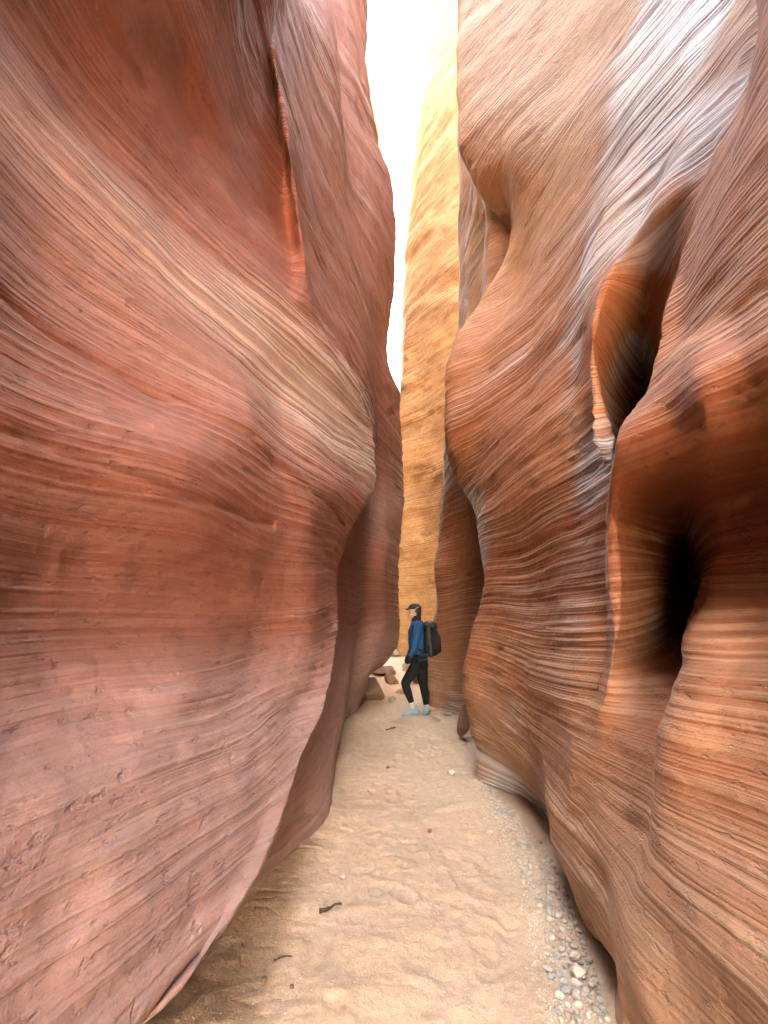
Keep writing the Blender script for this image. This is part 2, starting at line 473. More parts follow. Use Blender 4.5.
# ------------------------------------------------------------------ right wall
right_cols = [
    Column((W, 1.4, -9, -.3), (W, 1.3, -9, 3), (W, 1.2, -9, 9), (W, .8, -9, 17), n=10),
    Column((W, 1.1, -2.5, -.3), (W, .95, -2.5, .6), (W, 1.2, -2.5, 2.5), (W, .9, -2.5, 6), (W, .5, -2.5, 8), (W, .5, -2.5, 12), (W, 1.5, -2.5, 18), (W, 4, -2.5, 24), n=60),
    Column((W, 1.1, -.5, -.3), (W, .9, -.5, .6), (W, 1.3, -.5, 2.5), (W, 1.4, -.5, 4), (W, .4, -.5, 6.5), (W, .4, -.5, 7.6), (W, .5, -.5, 12), (W, 1.5, -.5, 18), (W, 4, -.5, 24), n=40),  # leans in unseen behind the camera, added to keep skylight off the ribs
    # photo's right edge
    Column((W, .95, .9, -.3), (W, .9, .95, .2), (768, 1024, 1.2), (768, 850, 1.35), (768, 720, 1.45), (768, 670, 1.52), (768, 610, 1.78), (768, 540, 1.95), (768, 485, 1.93), (768, 392, 1.36), (768, 365, 1.30), (768, 300, 1.40), (768, 200, 1.33),
           (768, 90, 1.28), (768, 0, 1.25), (W, 2.0, 1.5, 6.4), (W, 1.8, 1.4, 9), (W, 1.6, 1.3, 12), (W, 3, 1.3, 17), n=80),
    # crest of the near bulge
    Column((W, .98, 1.6, -.3), (W, .9, 1.6, .1), (654, 1022, 1.62), (646, 962, 1.68), (656, 852, 1.72), (674, 737, 1.74), (692, 677, 1.76), (694, 640, 1.82), (722, 590, 2.15), (728, 550, 2.25), (716, 510, 2.2), (706, 424, 1.54), (704, 406, 1.49), (712, 320, 1.68), (722, 220, 1.62), (742, 120, 1.6),
           (768, 60, 1.62), (W, 2.4, 1.8, 6.6), (W, 2.0, 1.8, 9), (W, 1.7, 1.8, 12), (W, 3, 1.8, 17), n=60, sharp=False),
    # hollow behind it
    Column((W, 1.0, 1.9, -.3), (W, .9, 1.9, .1), (632, 1010, 1.80), (624, 940, 1.86), (640, 830, 1.98), (662, 740, 2.05), (690, 690, 2.2), (697, 640, 3.5), (695, 600, 3.8), (690, 560, 3.5), (W, 1.8, 2.65, 2.05), (684, 452, 1.74), (684, 432, 1.66), (680, 420, 1.66), (690, 320, 1.85), (702, 220, 1.86), (728, 120, 1.85), (764, 50, 1.85),
           (W, 2.5, 1.95, 6.6), (W, 2.7, 1.95, 9), (W, 3.0, 1.95, 12), (W, 4, 1.95, 17), n=60),
    # crest beside the spindle hollow, then the lower ridge
    Column((W, 1.0, 2.05, -.3), (W, .92, 2.0, .1), (628, 1020, 1.95), (616, 930, 2.05), (600, 830, 2.3), (596, 750, 2.38), (610, 677, 2.3), (616, 612, 2.36), (612, 520, 2.32), (614, 480, 2.12), (618, 446, 1.92), (645, 390, 2.0), (660, 340, 1.98), (682, 270, 1.95), (700, 210, 1.95),
           (712, 140, 1.95), (736, 70, 1.95), (752, 0, 1.95), (W, 2.6, 2.2, 6.8), (W, 3.1, 2.2, 9), (W, 3.8, 2.2, 12), (W, 5, 2.2, 17), n=40, sharp=True),
    # floor of the spindle hollow
    Column((W, 1.0, 2.1, -.3), (W, .93, 2.05, .1), (624, 1020, 2.0), (610, 930, 2.12), (590, 830, 2.40), (586, 750, 2.48), (607, 677, 2.38), (613, 612, 2.44), (609, 520, 2.42), (611, 480, 2.40), (619, 452, 2.6), (628, 448, 3.1), (W, 2.25, 3.65, 3.0), (W, 2.12, 3.35, 3.35), (W, 1.9, 2.85, 3.6), (W, 1.64, 2.26, 3.85),
           (690, 120, 2.2), (712, 40, 2.2), (722, 0, 2.2), (W, 2.6, 2.4, 7.0), (W, 3.1, 2.4, 9), (W, 3.8, 2.4, 12), (W, 5, 2.4, 17), n=40),
    # left rim of the hollow, then ridge
    Column((W, 1.02, 2.2, -.3), (W, 1.1, 2.15, .06), (620, 1022, 2.06), (603, 940, 2.2), (580, 840, 2.5), (574, 760, 2.58), (604, 677, 2.45), (611, 612, 2.50), (607, 512, 2.50), (606, 450, 2.5), (600, 410, 2.55), (593, 340, 2.62), (604, 290, 2.6), (632, 240, 2.5), (655, 190, 2.45),
           (672, 110, 2.4), (690, 30, 2.4), (697, 0, 2.4), (W, 2.6, 2.6, 7.3), (W, 3.1, 2.6, 9), (W, 3.8, 2.6, 12), (W, 5, 2.6, 17), n=50, sharp=True),
    # long bright edge further on
    Column((W, 1.05, 2.7, -.3), (W, 1.2, 2.6, .03), (594, 930, 2.45), (570, 855, 2.75), (555, 795, 2.92), (560, 715, 2.9), (572, 640, 2.9), (575, 560, 2.9), (572, 480, 2.95), (564, 430, 3.0), (576, 360, 3.0), (584, 320, 2.95), (599, 240, 2.9), (629, 125, 2.85), (659, 0, 2.8), (W, 3.0, 2.9, 9.5), (W, 3.5, 2.9, 13), (W, 4.5, 2.9, 17), n=90, sharp=True),
    Column((W, 1.3, 3.5, -.3), (W, 1.2, 3.4, .0), (536, 772, 3.4), (525, 700, 3.6), (528, 600, 3.7), (520, 500, 3.8), (512, 440, 3.9), (525, 370, 4.0), (545, 300, 4.0), (555, 210, 3.9), (566, 110, 3.8), (575, 0, 3.8), (W, 2.4, 3.8, 11), (W, 3.6, 3.8, 14), (W, 10, 3.8, 24), n=80),
    Column((W, 1.3, 4.2, -.3), (W, 1.16, 4.12, .0), (505, 748, 4.0), (490, 690, 4.3), (498, 600, 4.3), (487, 500, 4.6), (475, 430, 4.8), (490, 350, 4.9), (515, 280, 4.8), (520, 225, 4.7), (508, 150, 4.5), (510, 60, 4.5), (514, 0, 4.5), (W, 2.2, 4.5, 13), (W, 3.4, 4.5, 16), (W, 9, 4.5, 24), n=60),
    # far silhouette of the main bulge, then the notch under its upper lip
    Column((W, 1.1, 4.7, -.3), (476, 785, 4.65), (472, 775, 4.68), (476, 748, 4.75), (467, 715, 4.8), (461, 685, 4.8), (470, 640, 4.75), (480, 605, 4.7), (486, 575, 4.6), (482, 540, 4.9), (475, 500, 5.1), (460, 468, 5.3), (447, 445, 5.4), (446, 400, 5.4), (454, 345, 5.4), (482, 296, 5.3), (504, 262, 5.2), (513, 225, 5.2), (500, 208, 5.2),
           (484, 196, 5.2), (470, 168, 5.2), (459, 140, 5.2), (457, 80, 5.2), (459, 0, 5.2), (W, 1.8, 5.2, 15), (W, 7, 5.2, 24), n=40),
    Column((W, 1.15, 5.0, -.3), (W, 1.1, 5.05, .8), (W, 1.15, 5.1, 1.8), (W, 1.12, 5.4, 2.6), (447, 448, 5.65), (446, 400, 5.65), (455, 345, 5.65), (486, 300, 5.5), (W, 1.85, 5.5, 6.05), (W, 1.9, 5.5, 6.75), (478, 182, 5.4), (463, 145, 5.4), (458, 80, 5.4), (460, 0, 5.4),
           (W, 1.8, 5.4, 15), (W, 7, 5.4, 24), n=30),
    Column((W, 1.25, 5.2, -.3), (W, 1.2, 5.3, .8), (W, 1.3, 5.5, 2.5), (W, 1.15, 5.7, 3.2), (447, 450, 5.9), (446, 400, 5.9), (455, 345, 5.9), (484, 296, 5.8), (486, 262, 5.8), (487, 225, 5.8), (485, 200, 5.8), (472, 168, 5.8), (462, 140, 5.8), (459, 80, 5.8), (461, 0, 5.8), (W, 1.8, 5.8, 16), (W, 6, 5.8, 24), n=30),
    # dark alcove
    Column((W, 1.5, 6.0, -.3), (W, 1.6, 6.2, 1), (W, 1.65, 6.4, 2.7), (W, 1.35, 6.6, 3.6), (448, 440, 6.6), (449, 400, 6.6), (459, 345, 6.6), (482, 296, 6.6), (485, 225, 6.6), (470, 168, 6.6), (463, 100, 6.6), (464, 0, 6.6), (W, 1.2, 6.6, 24), n=40),
    Column((W, 1.25, 7.1, -.3), (466, 718, 7.3), (470, 690, 7.3), (472, 640, 7.3), (474, 560, 7.4), (466, 500, 7.4), (455, 450, 7.3), (452, 400, 7.3), (461, 345, 7.3), (468, 290, 7.3), (470, 200, 7.3), (468, 100, 7.3), (468, 0, 7.3), (W, 2.1, 7.3, 24), n=40),
    Column((W, 1.0, 7.8, -.3), (448, 714, 7.85), (446, 690, 7.9), (444, 640, 8.0), (448, 600, 8.1), (450, 560, 8.1), (448, 500, 8.1), (447, 450, 8.0), (451, 400, 8.0), (460, 345, 8.0), (461, 290, 8.0), (460, 200, 8.0), (460, 100, 8.0), (461, 0, 8.0), (W, 2.2, 8.0, 24), n=40),
    Column((W, .95, 8.3, -.3), (430, 712, 8.3), (428, 690, 8.4), (430, 650, 8.5), (434, 620, 8.6), (437, 600, 8.6), (434, 580, 8.6), (437, 550, 8.6), (441, 520, 8.6), (445, 460, 8.6), (450, 400, 8.6), (459, 345, 8.6), (459, 290, 8.6), (458, 150, 8.6), (459, 0, 8.6), (W, 2.3, 8.6, 24), n=30),
    Column((W, 1.4, 9.6, -.3), (W, 1.5, 9.6, 4), (W, 2.3, 9.6, 11), (W, 2.8, 9.6, 24), n=20),
    Column((W, 3.0, 10.4, -.3), (W, 3.0, 10.4, 17), n=2),
]
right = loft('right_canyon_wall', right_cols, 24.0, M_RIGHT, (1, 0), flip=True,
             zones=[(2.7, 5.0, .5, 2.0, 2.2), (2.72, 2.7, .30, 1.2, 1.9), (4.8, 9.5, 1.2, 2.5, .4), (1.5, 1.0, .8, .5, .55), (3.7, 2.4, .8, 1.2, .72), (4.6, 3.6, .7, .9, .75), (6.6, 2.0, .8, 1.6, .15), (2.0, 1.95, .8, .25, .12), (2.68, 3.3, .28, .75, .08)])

# ------------------------------------------------------------------ far wall
far_cols = [
    Column((W, 5.0, 10.3, -.3), (W, 5.0, 10.3, 32), n=20),
    Column((480, 640, 11.5), (480, 400, 11.5), (480, 0, 11.5), (W, 2.0, 11.5, 32), n=60),
    Column((450, 640, 12.3), (450, 400, 12.3), (453, 200, 12.3), (455, 0, 12.3), (W, 2.0, 12.3, 32), n=80),
    Column((425, 640, 13.2), (424, 400, 13.2), (432, 200, 13.2), (441, 0, 13.2), (W, 2.2, 13.2, 32), n=80),
    Column((393, 640, 14.2), (392, 500, 14.2), (399, 400, 14.2), (404, 340, 14.2), (410, 280, 14.2), (420, 140, 14.2), (428, 0, 14.2), (W, 1.6, 14.2, 32), n=40),
    Column((W, .6, 15.2, -.3), (W, .6, 15.2, 9), (W, 2.4, 15.2, 32), n=20),
    Column((W, 3, 18, -.3), (W, 3, 18, 32), n=2),
]
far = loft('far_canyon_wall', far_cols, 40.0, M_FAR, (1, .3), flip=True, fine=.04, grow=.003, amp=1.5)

knob_cols = [
    Column((W, -70, 20.5, -.3), (W, -70, 20.5, 40), n=10),
    Column((W, -12, 16.0, -.3), (W, -12, 16.0, 40), n=20),
    Column((W, -2.5, 15.0, -.3), (W, -2.0, 15.0, 40), n=40),
    Column((360, 660, 15), (374, 400, 15), (378, 200, 15), (375, 120, 15), (362, 66, 15), (350, 40, 15), n=40),
    Column((366, 660, 16), (380, 400, 16), (384, 160, 16), (382, 120, 16), (377, 95, 16), (368, 75, 16), (350, 50, 16), n=30),
    Column((W, -1.2, 17.5, -.3), (W, -1.2, 17.5, 22), n=20),
    Column((W, -4, 24, -.3), (W, -4, 24, 22), n=2),
]
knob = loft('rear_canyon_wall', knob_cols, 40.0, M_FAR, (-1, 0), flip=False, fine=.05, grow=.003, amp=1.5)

# ------------------------------------------------------------------ ground
xs = np.concatenate([np.linspace(-200, -4, 12), np.linspace(-3.5, -1.6, 20), np.linspace(-1.5, 1.5, 260), np.linspace(1.6, 3.5, 20), np.linspace(4, 200, 12)])
ys = np.concatenate([np.linspace(-200, -12, 10), np.linspace(-10, 1.2, 30), np.linspace(1.25, 6, 420), np.linspace(6.02, 10, 200), np.linspace(10.1, 26, 80), np.linspace(28, 300, 12)])
GX, GY = np.meshgrid(xs, ys)


fp = random.Random(5)
PRINTS = []
for k in range(95):
    yy = 1.6 + 6.4 * fp.random() ** 1.1
    mid_x = np.interp(yy, [1.5, 3, 5, 7.5], [.05, .10, .16, .12])
    wid = np.interp(yy, [1.5, 3, 5, 7.5], [.55, .52, .5, .4])
    PRINTS.append((mid_x + fp.uniform(-wid, wid), yy, fp.gauss(0, .3) + (math.pi if fp.random() < .45 else 0), fp.uniform(.004, .011)))


def ground_z(x, y):
    x, y = np.asarray(x, float), np.asarray(y, float)
    z = 0.0 * x
    rise = np.clip((y - 8.0) / 6.0, 0, 1)
    z = z + 0.42 * rise * rise * (3 - 2 * rise)
    P = np.stack([x, y, 0 * x], -1)
    near = np.exp(-(x / 3.0) ** 2) * np.clip((30 - y) / 10, 0, 1)
    z = z + near * 0.025 * fbm(P * 1.2, 2)
    z = z + near * 0.008 * fbm(P * 5.5 + 3, 3)
    # trodden dimples
    d = noise3(P * np.array([6.5, 4.6, 1]) + 40)
    z = z - near * 0.020 * np.clip(d - .15, 0, 1)
    d = noise3(P * np.array([11, 15, 1]) + 80)
    z = z + near * 0.006 * np.abs(d)
    for fx, fy, fa, dep in PRINTS:                     # boot prints: sole and heel pressed in, a low rim pushed up
        c, sn = math.cos(fa), math.sin(fa)
        u = ((x - fx) * c + (y - fy) * sn) / .05
        v = (-(x - fx) * sn + (y - fy) * c)
        r1 = u * u + ((v - .035) / .085) ** 2
        r2 = (u * 1.2) ** 2 + ((v + .095) / .042) ** 2
        z = z - dep * (np.exp(-r1 ** 2) + .9 * np.exp(-r2 ** 2)) + dep * .35 * np.exp(-(np.minimum(r1, r2) - 1.9) ** 2 * 2.0)
    return z


GP = np.stack([GX, GY, ground_z(GX, GY)], -1)
ground = grid_mesh('ground', GP, M_SAND)
ground['kind'] = 'structure'
for o, l in ((left, 'left red sandstone wall with an overhanging scoop and a prow reaching over the sand'),
             (right, 'right orange sandstone wall with fluted ribs and dark hollows'),
             (far, 'far sunlit orange wall closing the slot behind the hiker'),
             (knob, 'rear orange rock shoulder peeping past the left wall beside the sky')):
    tag(o, l, 'rock wall', kind='structure')

#OBJECTS_BEGIN
# ------------------------------------------------------------------ small materials
def plain(name, col, rough=.8, var=.12, scale=30, spec=.3):
    m, nt, b = new_mat(name)
    n = noise(nt, mapping(nt, (1, 1, 1)), scale, 4, .6)
    c = mix(nt, 1.0, col, ramp(nt, n, [(.3, 1 - var), (.7, 1 + var)]), 'MULTIPLY')
    nt.links.new(c, b.inputs['Base Color'])
    b.inputs['Roughness'].default_value = rough
    b.inputs['Specular IOR Level'].default_value = spec
    bp = nt.nodes.new('ShaderNodeBump')
    bp.inputs['Strength'].default_value = .5
    bp.inputs['Distance'].default_value = .004
    nt.links.new(n, bp.inputs['Height'])
    nt.links.new(bp.outputs['Normal'], b.inputs['Normal'])
    return m


M_SKIN = plain('skin', (.52, .30, .20), .55, .05, 40, .4)
M_BLUE = plain('blue_jacket_fabric', (.012, .066, .17), .7, .15, 60)
M_BLACK = plain('black_stretch_fabric', (.007, .006, .008), .75, .2, 60)
M_PACK = plain('black_pack_nylon', (.009, .008, .008), .6, .25, 45, .4)
M_GREYTRIM = plain('grey_trim', (.30, .28, .28), .6, .1)
M_CAP = plain('dark_cap_cloth', (.030, .018, .016), .8, .2, 60)
M_HAIR = plain('dark_brown_hair', (.028, .015, .010), .5, .3, 90, .5)
M_SOCK = plain('pale_sock_knit', (.58, .55, .52), .9, .1, 90)
M_SHOE = plain('pale_blue_grey_shoe', (.31, .33, .35), .7, .15, 60)
M_SOLE = plain('dark_shoe_rubber', (.16, .19, .23), .8, .1)
M_EYE = plain('dark_eye', (.02, .015, .012), .2, .0)
M_PEB = [plain('pale_pebble', (.68, .51, .385), .85, .2, 40), plain('pinkish_pebble', (.52, .34, .25), .85, .25, 40), plain('grey_pebble', (.50, .41, .35), .85, .2, 40)]
M_BOULDER = rock_material('fallen_sandstone', (.20, .085, .05), (.30, .14, .085), (.42, .25, .17), streak=.3, bump=.5)
M_SLAB = rock_material('pale_ledge_sandstone', (.42, .24, .15), (.50, .31, .20), (.58, .38, .26), streak=.3, bump=.5)
M_STICK = plain('weathered_dark_wood', (.07, .04, .03), .85, .4, 60)


# ------------------------------------------------------------------ stones
def rock_mesh(name, seed, dims, mat, sub=4, rough=.16, cuts=5):
    r = random.Random(seed)
    bm = bmesh.new()
    bmesh.ops.create_icosphere(bm, subdivisions=sub, radius=1.0)
    planes = []
    for _ in range(cuts):
        n = Vector((r.uniform(-1, 1), r.uniform(-1, 1), r.uniform(-1, 1))).normalized()
        planes.append((n, r.uniform(.45, .8)))
    V = np.array([v.co[:] for v in bm.verts])
    d = 1 + rough * fbm(V * 1.3 + seed * 3.1, 4)
    for v, k in zip(bm.verts, d):
        p = v.co * float(k)
        for n, h in planes:
            e = p.dot(n) - h
            if e > 0:
                p -= n * e * .97
        v.co = (p.x * dims[0], p.y * dims[1], p.z * dims[2])
    me = bpy.data.meshes.new(name)
    bm.to_mesh(me)
    bm.free()
    me.polygons.foreach_set('use_smooth', np.ones(len(me.polygons), dtype=bool))
    me.materials.append(mat)
    return me


def place(name, me, loc, rz=0, tilt=(0, 0)):
    o = bpy.data.objects.new(name, me)
    o.location = loc
    o.rotation_euler = (tilt[0], tilt[1], rz)
    COL.objects.link(o)
    return o


def on_ground(px, py):
    """point of the sand seen at a photo pixel"""
    v = (512 - py) / FPX
    slope = (SP + v * CP) / (CP - v * SP)
    z, Y = 0.0, 5.0
    for _ in range(6):
        Y = min((z - CH) / slope, 30.0)
        z = float(ground_z(at(px, py, Y)[0], Y))
    p = at(px, py, Y)
    return Vector((p[0], Y, z))


def px_size(px, py):
    """metres per photo pixel on the sand there"""
    p = on_ground(px, py)
    v = (512 - py) / FPX
    return p.y / (CP - v * SP) / FPX


# boulder group by the left wall
def stone(px, py, w, h, d, seed, mat, label, name='rock', group=None, sink=.25, rz=0, tilt=(0, 0), rough=.16, cuts=5):
    s = px_size(px, py)
    me = rock_mesh(name, seed, (w * s / 2, d * s / 2, h * s / 2), mat, 4, rough, cuts)
    p = on_ground(px, py)
    o = place(name, me, (p.x, p.y + d * s / 2, p.z + h * s / 2 * (1 - sink * 2)), rz, tilt)
    tag(o, label, 'rock', group)
    return o


G_ST = 'loose stones around the hiker'
stone(372, 703, 32, 25, 30, 3, M_BOULDER, 'rounded brown boulder at the foot of the left wall, largest stone beside the hiker', 'boulder', G_ST, sink=.1)
stone(391, 672, 13, 13, 14, 5, M_BOULDER, 'dark brown stone wedged under the far end of the left wall', 'rock', G_ST, sink=.1)
stone(392, 703, 9, 7, 8, 8, M_SLAB, 'small pale round stone just right of the rounded brown boulder', 'rock', G_ST)
stone(401, 694, 13, 8, 12, 9, M_SLAB, "pale flat stone behind the hiker's front knee", 'rock', G_ST)
stone(395, 683, 9, 6, 8, 12, M_SLAB, 'small pale stone in the gap beyond the rounded brown boulder', 'rock', G_ST)
stone(406, 672, 12, 6, 12, 14, M_SLAB, "pale stone beyond the hiker at thigh height", 'rock', G_ST)
stone(432, 712, 13, 6, 9, 15, M_SLAB, "low pale stone right behind the hiker's heels", 'rock', G_ST)
stone(448, 716, 9, 4, 8, 16, M_SLAB, 'small pale stone between the hiker and the right wall', 'rock', G_ST)
stone(466, 742, 15, 40, 18, 21, M_BOULDER, 'orange upright rock slab leaning at the foot of the right wall', 'rock', G_ST, sink=.08, tilt=(0, .12), cuts=8)
for px, py, w, h, d, seed, lab in ((384, 668, 26, 15, 30, 61, 'broad brown rock under the left wall, beyond the rounded boulder'),
                                  (393, 657, 16, 8, 24, 64, 'farthest tan rock in the bright gap under the left wall'),
                                  (424, 680, 22, 14, 22, 67, "brown rock behind the hiker's rear leg")):
    stone(px, py, w, h, d, seed, M_BOULDER if 'brown' in lab else M_SLAB, lab, 'rock', G_ST, sink=.12)
# ledge the hiker stands on
p0 = on_ground(408, 722)
me = rock_mesh('stone_ledge', 31, (.46, .26, .085), M_SLAB, 5, .10, 6)
o = place('stone_ledge', me, (p0.x + .04, p0.y + .1, p0.z - .012), .22, (0, 0))
tag(o, 'flat pale stone ledge under the feet of the hiker', 'stone ledge')
LEDGE_Z = p0.z + .05

for px, py, w, seed, lab in ((452, 776, 9, 41, 'lone pale pebble on open sand near the right wall'),
                             (388, 769, 5, 42, 'tiny dark stone alone on the sand in the middle of the path'),
                             (430, 833, 5, 43, 'tiny brown stone in the middle of the trodden sand'),
                             (341, 880, 7, 44, 'small pale stone lying above the dark stick'),
                             (490, 836, 8, 45, 'pale stone at the sandy edge of the gravel strip'),
                             (263, 985, 7, 46, 'small stone in the shade under the left wall, near the thin stick'),
                             (291, 990, 5, 47, 'tiny stone on the sand below the thin stick')):
    stone(px, py, w, w * .7, w, seed, M_PEB[0] if 'pale' in lab else M_BOULDER, lab, 'pebble', None, sink=.2)


def stick(px0, py0, px1, py1, r, label, seed, bend=.02):
    a, b = on_ground(px0, py0), on_ground(px1, py1)
    rr = random.Random(seed)
    bm = bmesh.new()
    rings = []
    n = 9
    ax = (b - a).normalized()
    side = ax.cross(Vector((0, 0, 1))).normalized()
    for i in range(n):
        t = i / (n - 1)
        c = a.lerp(b, t) + side * bend * math.sin(t * 4.2 + seed) + Vector((0, 0, r * .8 + rr.uniform(0, r * .5)))
        rad = r * (1.1 - .6 * t) * rr.uniform(.8, 1.2)
        rings.append([bm.verts.new(c + (side * math.cos(q) + Vector((0, 0, 1)) * math.sin(q)) * rad) for q in [k * math.pi / 4 for k in range(8)]])
    for i in range(n - 1):
        for k in range(8):
            bm.faces.new((rings[i][k], rings[i][(k + 1) % 8], rings[i + 1][(k + 1) % 8], rings[i + 1][k]))
    bm.faces.new(rings[0][::-1])
    bm.faces.new(rings[-1])
    bmesh.ops.recalc_face_normals(bm, faces=bm.faces)
    me = bpy.data.meshes.new('stick')
    bm.to_mesh(me)
    bm.free()
    me.materials.append(M_STICK)
    o = bpy.data.objects.new('stick', me)
    COL.objects.link(o)
    tag(o, label, 'stick')


stick(319, 911, 342, 908, .010, 'short thick dark stick lying on the sand by the left wall', 1)
stick(274, 960, 292, 958, .004, 'thin dark twig in the shade at the foot of the left wall', 2, .01)
stick(395, 728, 386, 731, .012, 'dark broken wood end at the left tip of the stone ledge', 4, .004)

# ------------------------------------------------------------------ pebbles along the right wall
LEFT_E = [(470, 772), (478, 792), (497, 830), (520, 880), (540, 940), (556, 1023)]
RIGHT_E = [(484, 780), (504, 800), (543, 846), (566, 890), (586, 950), (611, 1023)]


def strip_point(t, u):
    i = min(int(t * 5), 4)
    f = t * 5 - i
    l = [LEFT_E[i][k] * (1 - f) + LEFT_E[i + 1][k] * f for k in (0, 1)]
    r = [RIGHT_E[i][k] * (1 - f) + RIGHT_E[i + 1][k] * f for k in (0, 1)]
    return l[0] * (1 - u) + r[0] * u, l[1] * (1 - u) + r[1] * u


rp = random.Random(99)
variants = [rock_mesh('pebble', 200 + i, (1, rp.uniform(.7, 1), rp.uniform(.45, .7)), M_PEB[(0, 0, 0, 2, 0, 1, 0, 2, 0, 0)[i]], 2, .14, 3) for i in range(10)]
spots = []
tries = 0
while len(spots) < 275 and tries < 9000:
    tries += 1
    t = rp.random() ** .62
    u = rp.random() ** .55
    if t < .25 and u < .4:
        continue
    px, py = strip_point(t, u)
    p = on_ground(px, py)
    rad = rp.uniform(.009, .024) * (1.4 if rp.random() < .12 else 1.0)
    if any((p.x - q[0]) ** 2 + (p.y - q[1]) ** 2 < (rad + q[3]) ** 2 * .8 for q in spots):
        continue
    spots.append((p.x, p.y, p.z, rad))
base_peb = None
for i, (x, y, z, rad) in enumerate(spots):
    me = variants[rp.randrange(10)]
    o = place('pebble', me, (x, y, z + rad * .28), rp.uniform(0, 6.28), (rp.uniform(-.3, .3), rp.uniform(-.3, .3)))
    o.scale = (rad, rad, rad)
    tag(o, 'small rounded pebble in the gravel strip along the foot of the right wall', 'pebble', 'pebbles along the foot of the right wall')
for px, py, w, lab in ((581, 982, 17, 'largest pale pebble of the gravel strip, near the front'),
                       (577, 962, 12, 'second largest pale pebble, just beyond the largest one in the gravel strip')):
    stone(px, py, w, w * .6, w * .7, int(px), M_PEB[0], lab, 'pebble', 'pebbles along the foot of the right wall', sink=.2, cuts=3)

# the finer gravel between them: one mass
V, F = [], []
ico = bmesh.new()
bmesh.ops.create_icosphere(ico, subdivisions=1, radius=1)
iv = np.array([v.co[:] for v in ico.verts])
ifc = [[v.index for v in f.verts] for f in ico.faces]
ico.free()
for k in range(2600):
    t, u = rp.random() ** .7, rp.random() ** .8 * 1.25 - .25
    px, py = strip_point(t, max(-.4, u))
    p = on_ground(px, py)
    rad = rp.uniform(.0018, .006)
    sh = rng.uniform(.6, 1.1, 3) * rad
    pts = iv * sh * (1 + rng.uniform(-.15, .15, (len(iv), 1))) + np.array([p.x + rp.uniform(-.012, .012), p.y + rp.uniform(-.02, .02), p.z + rad * .25])
    F += [[a + len(V) for a in f] for f in ifc]
    V += pts.tolist()
# scattered grit over the path
for k in range(900):
    px, py = rp.uniform(180, 600), 700 + 324 * rp.random() ** .7
    p = on_ground(px, py)
    if abs(p.x) > 1.1 or p.y > 9:
        continue
    rad = rp.uniform(.0012, .004)
    pts = iv * rng.uniform(.6, 1.1, 3) * rad + np.array([p.x, p.y, p.z + rad * .2])
    F += [[a + len(V) for a in f] for f in ifc]
    V += pts.tolist()
me = bpy.data.meshes.new('gravel')
me.from_pydata(V, [], F)
me.materials.append(M_PEB[0])
o = bpy.data.objects.new('gravel', me)
COL.objects.link(o)
tag(o, 'fine pale gravel between the pebbles and scattered over the sand', 'gravel', None, 'stuff')

# ------------------------------------------------------------------ the hiker
PY = 7.62


def J(px, py, dy=0.0):
    return Vector(at(px, py, PY + dy))


def tube_into(bm, pts):
    """tapered limb through (point, radius) pairs with round ends"""
    pts = [(Vector(p), r) for p, r in pts]
    n = 14
    rings = []
    P = []
    d0 = (pts[1][0] - pts[0][0]).normalized()
    d1 = (pts[-1][0] - pts[-2][0]).normalized()
    for q in (-.95, -.6):
        P.append((pts[0][0] + d0 * q * pts[0][1], pts[0][1] * math.sqrt(1 - q * q)))
    for i in range(len(pts) - 1):
        for s in range(4):
            t = s / 4
            P.append((pts[i][0].lerp(pts[i + 1][0], t), pts[i][1] * (1 - t) + pts[i + 1][1] * t))
    P.append(pts[-1])
    for q in (.6, .95):
        P.append((pts[-1][0] + d1 * q * pts[-1][1], pts[-1][1] * math.sqrt(1 - q * q)))
    ref = Vector((0, 1, 0)) if abs(d0.y) < .8 else Vector((1, 0, 0))
    for i, (c, r) in enumerate(P):
        a = P[max(0, i - 1)][0]
        b = P[min(len(P) - 1, i + 1)][0]
        t = (b - a).normalized()
        s1 = t.cross(ref).normalized()
        s2 = t.cross(s1)
        rings.append([bm.verts.new(c + (s1 * math.cos(k * 2 * math.pi / n) + s2 * math.sin(k * 2 * math.pi / n)) * r) for k in range(n)])
    for i in range(len(rings) - 1):
        for k in range(n):
            bm.faces.new((rings[i][k], rings[i][(k + 1) % n], rings[i + 1][(k + 1) % n], rings[i + 1][k]))
    bm.faces.new(rings[0][::-1])
    bm.faces.new(rings[-1])


def ball_into(bm, c, dims, rot=None):
    r = bmesh.ops.create_uvsphere(bm, u_segments=20, v_segments=14, radius=1)
    m = Matrix.Diagonal((*dims, 1))
    if rot:
        m = rot.to_4x4() @ m
    m = Matrix.Translation(c) @ m
    for v in r['verts']:
        v.co = m @ v.co


def blob(name, tubes, balls, voxel, mat, parent, smooth=2):
    """melts limbs and masses into one continuous skin"""
    bm = bmesh.new()
    for t in tubes:
        tube_into(bm, t)
    for b in balls:
        ball_into(bm, *b)
    bmesh.ops.recalc_face_normals(bm, faces=bm.faces)
    me = bpy.data.meshes.new(name + '_raw')
    bm.to_mesh(me)
    bm.free()
    o = bpy.data.objects.new(name, me)
    COL.objects.link(o)
    md = o.modifiers.new('remesh', 'REMESH')
    md.mode = 'VOXEL'
    md.voxel_size = voxel
    sm = o.modifiers.new('smooth', 'SMOOTH')
    sm.factor = .5
    sm.iterations = smooth
    dg = bpy.context.evaluated_depsgraph_get()
    new = bpy.data.meshes.new_from_object(o.evaluated_get(dg))
    o.modifiers.clear()
    o.data = new
    new.name = name
    new.materials.clear()
    new.materials.append(mat)
    new.polygons.foreach_set('use_smooth', np.ones(len(new.polygons), dtype=bool))
    if parent:
        o.parent = parent
        o.matrix_parent_inverse = parent.matrix_world.inverted()
    return o


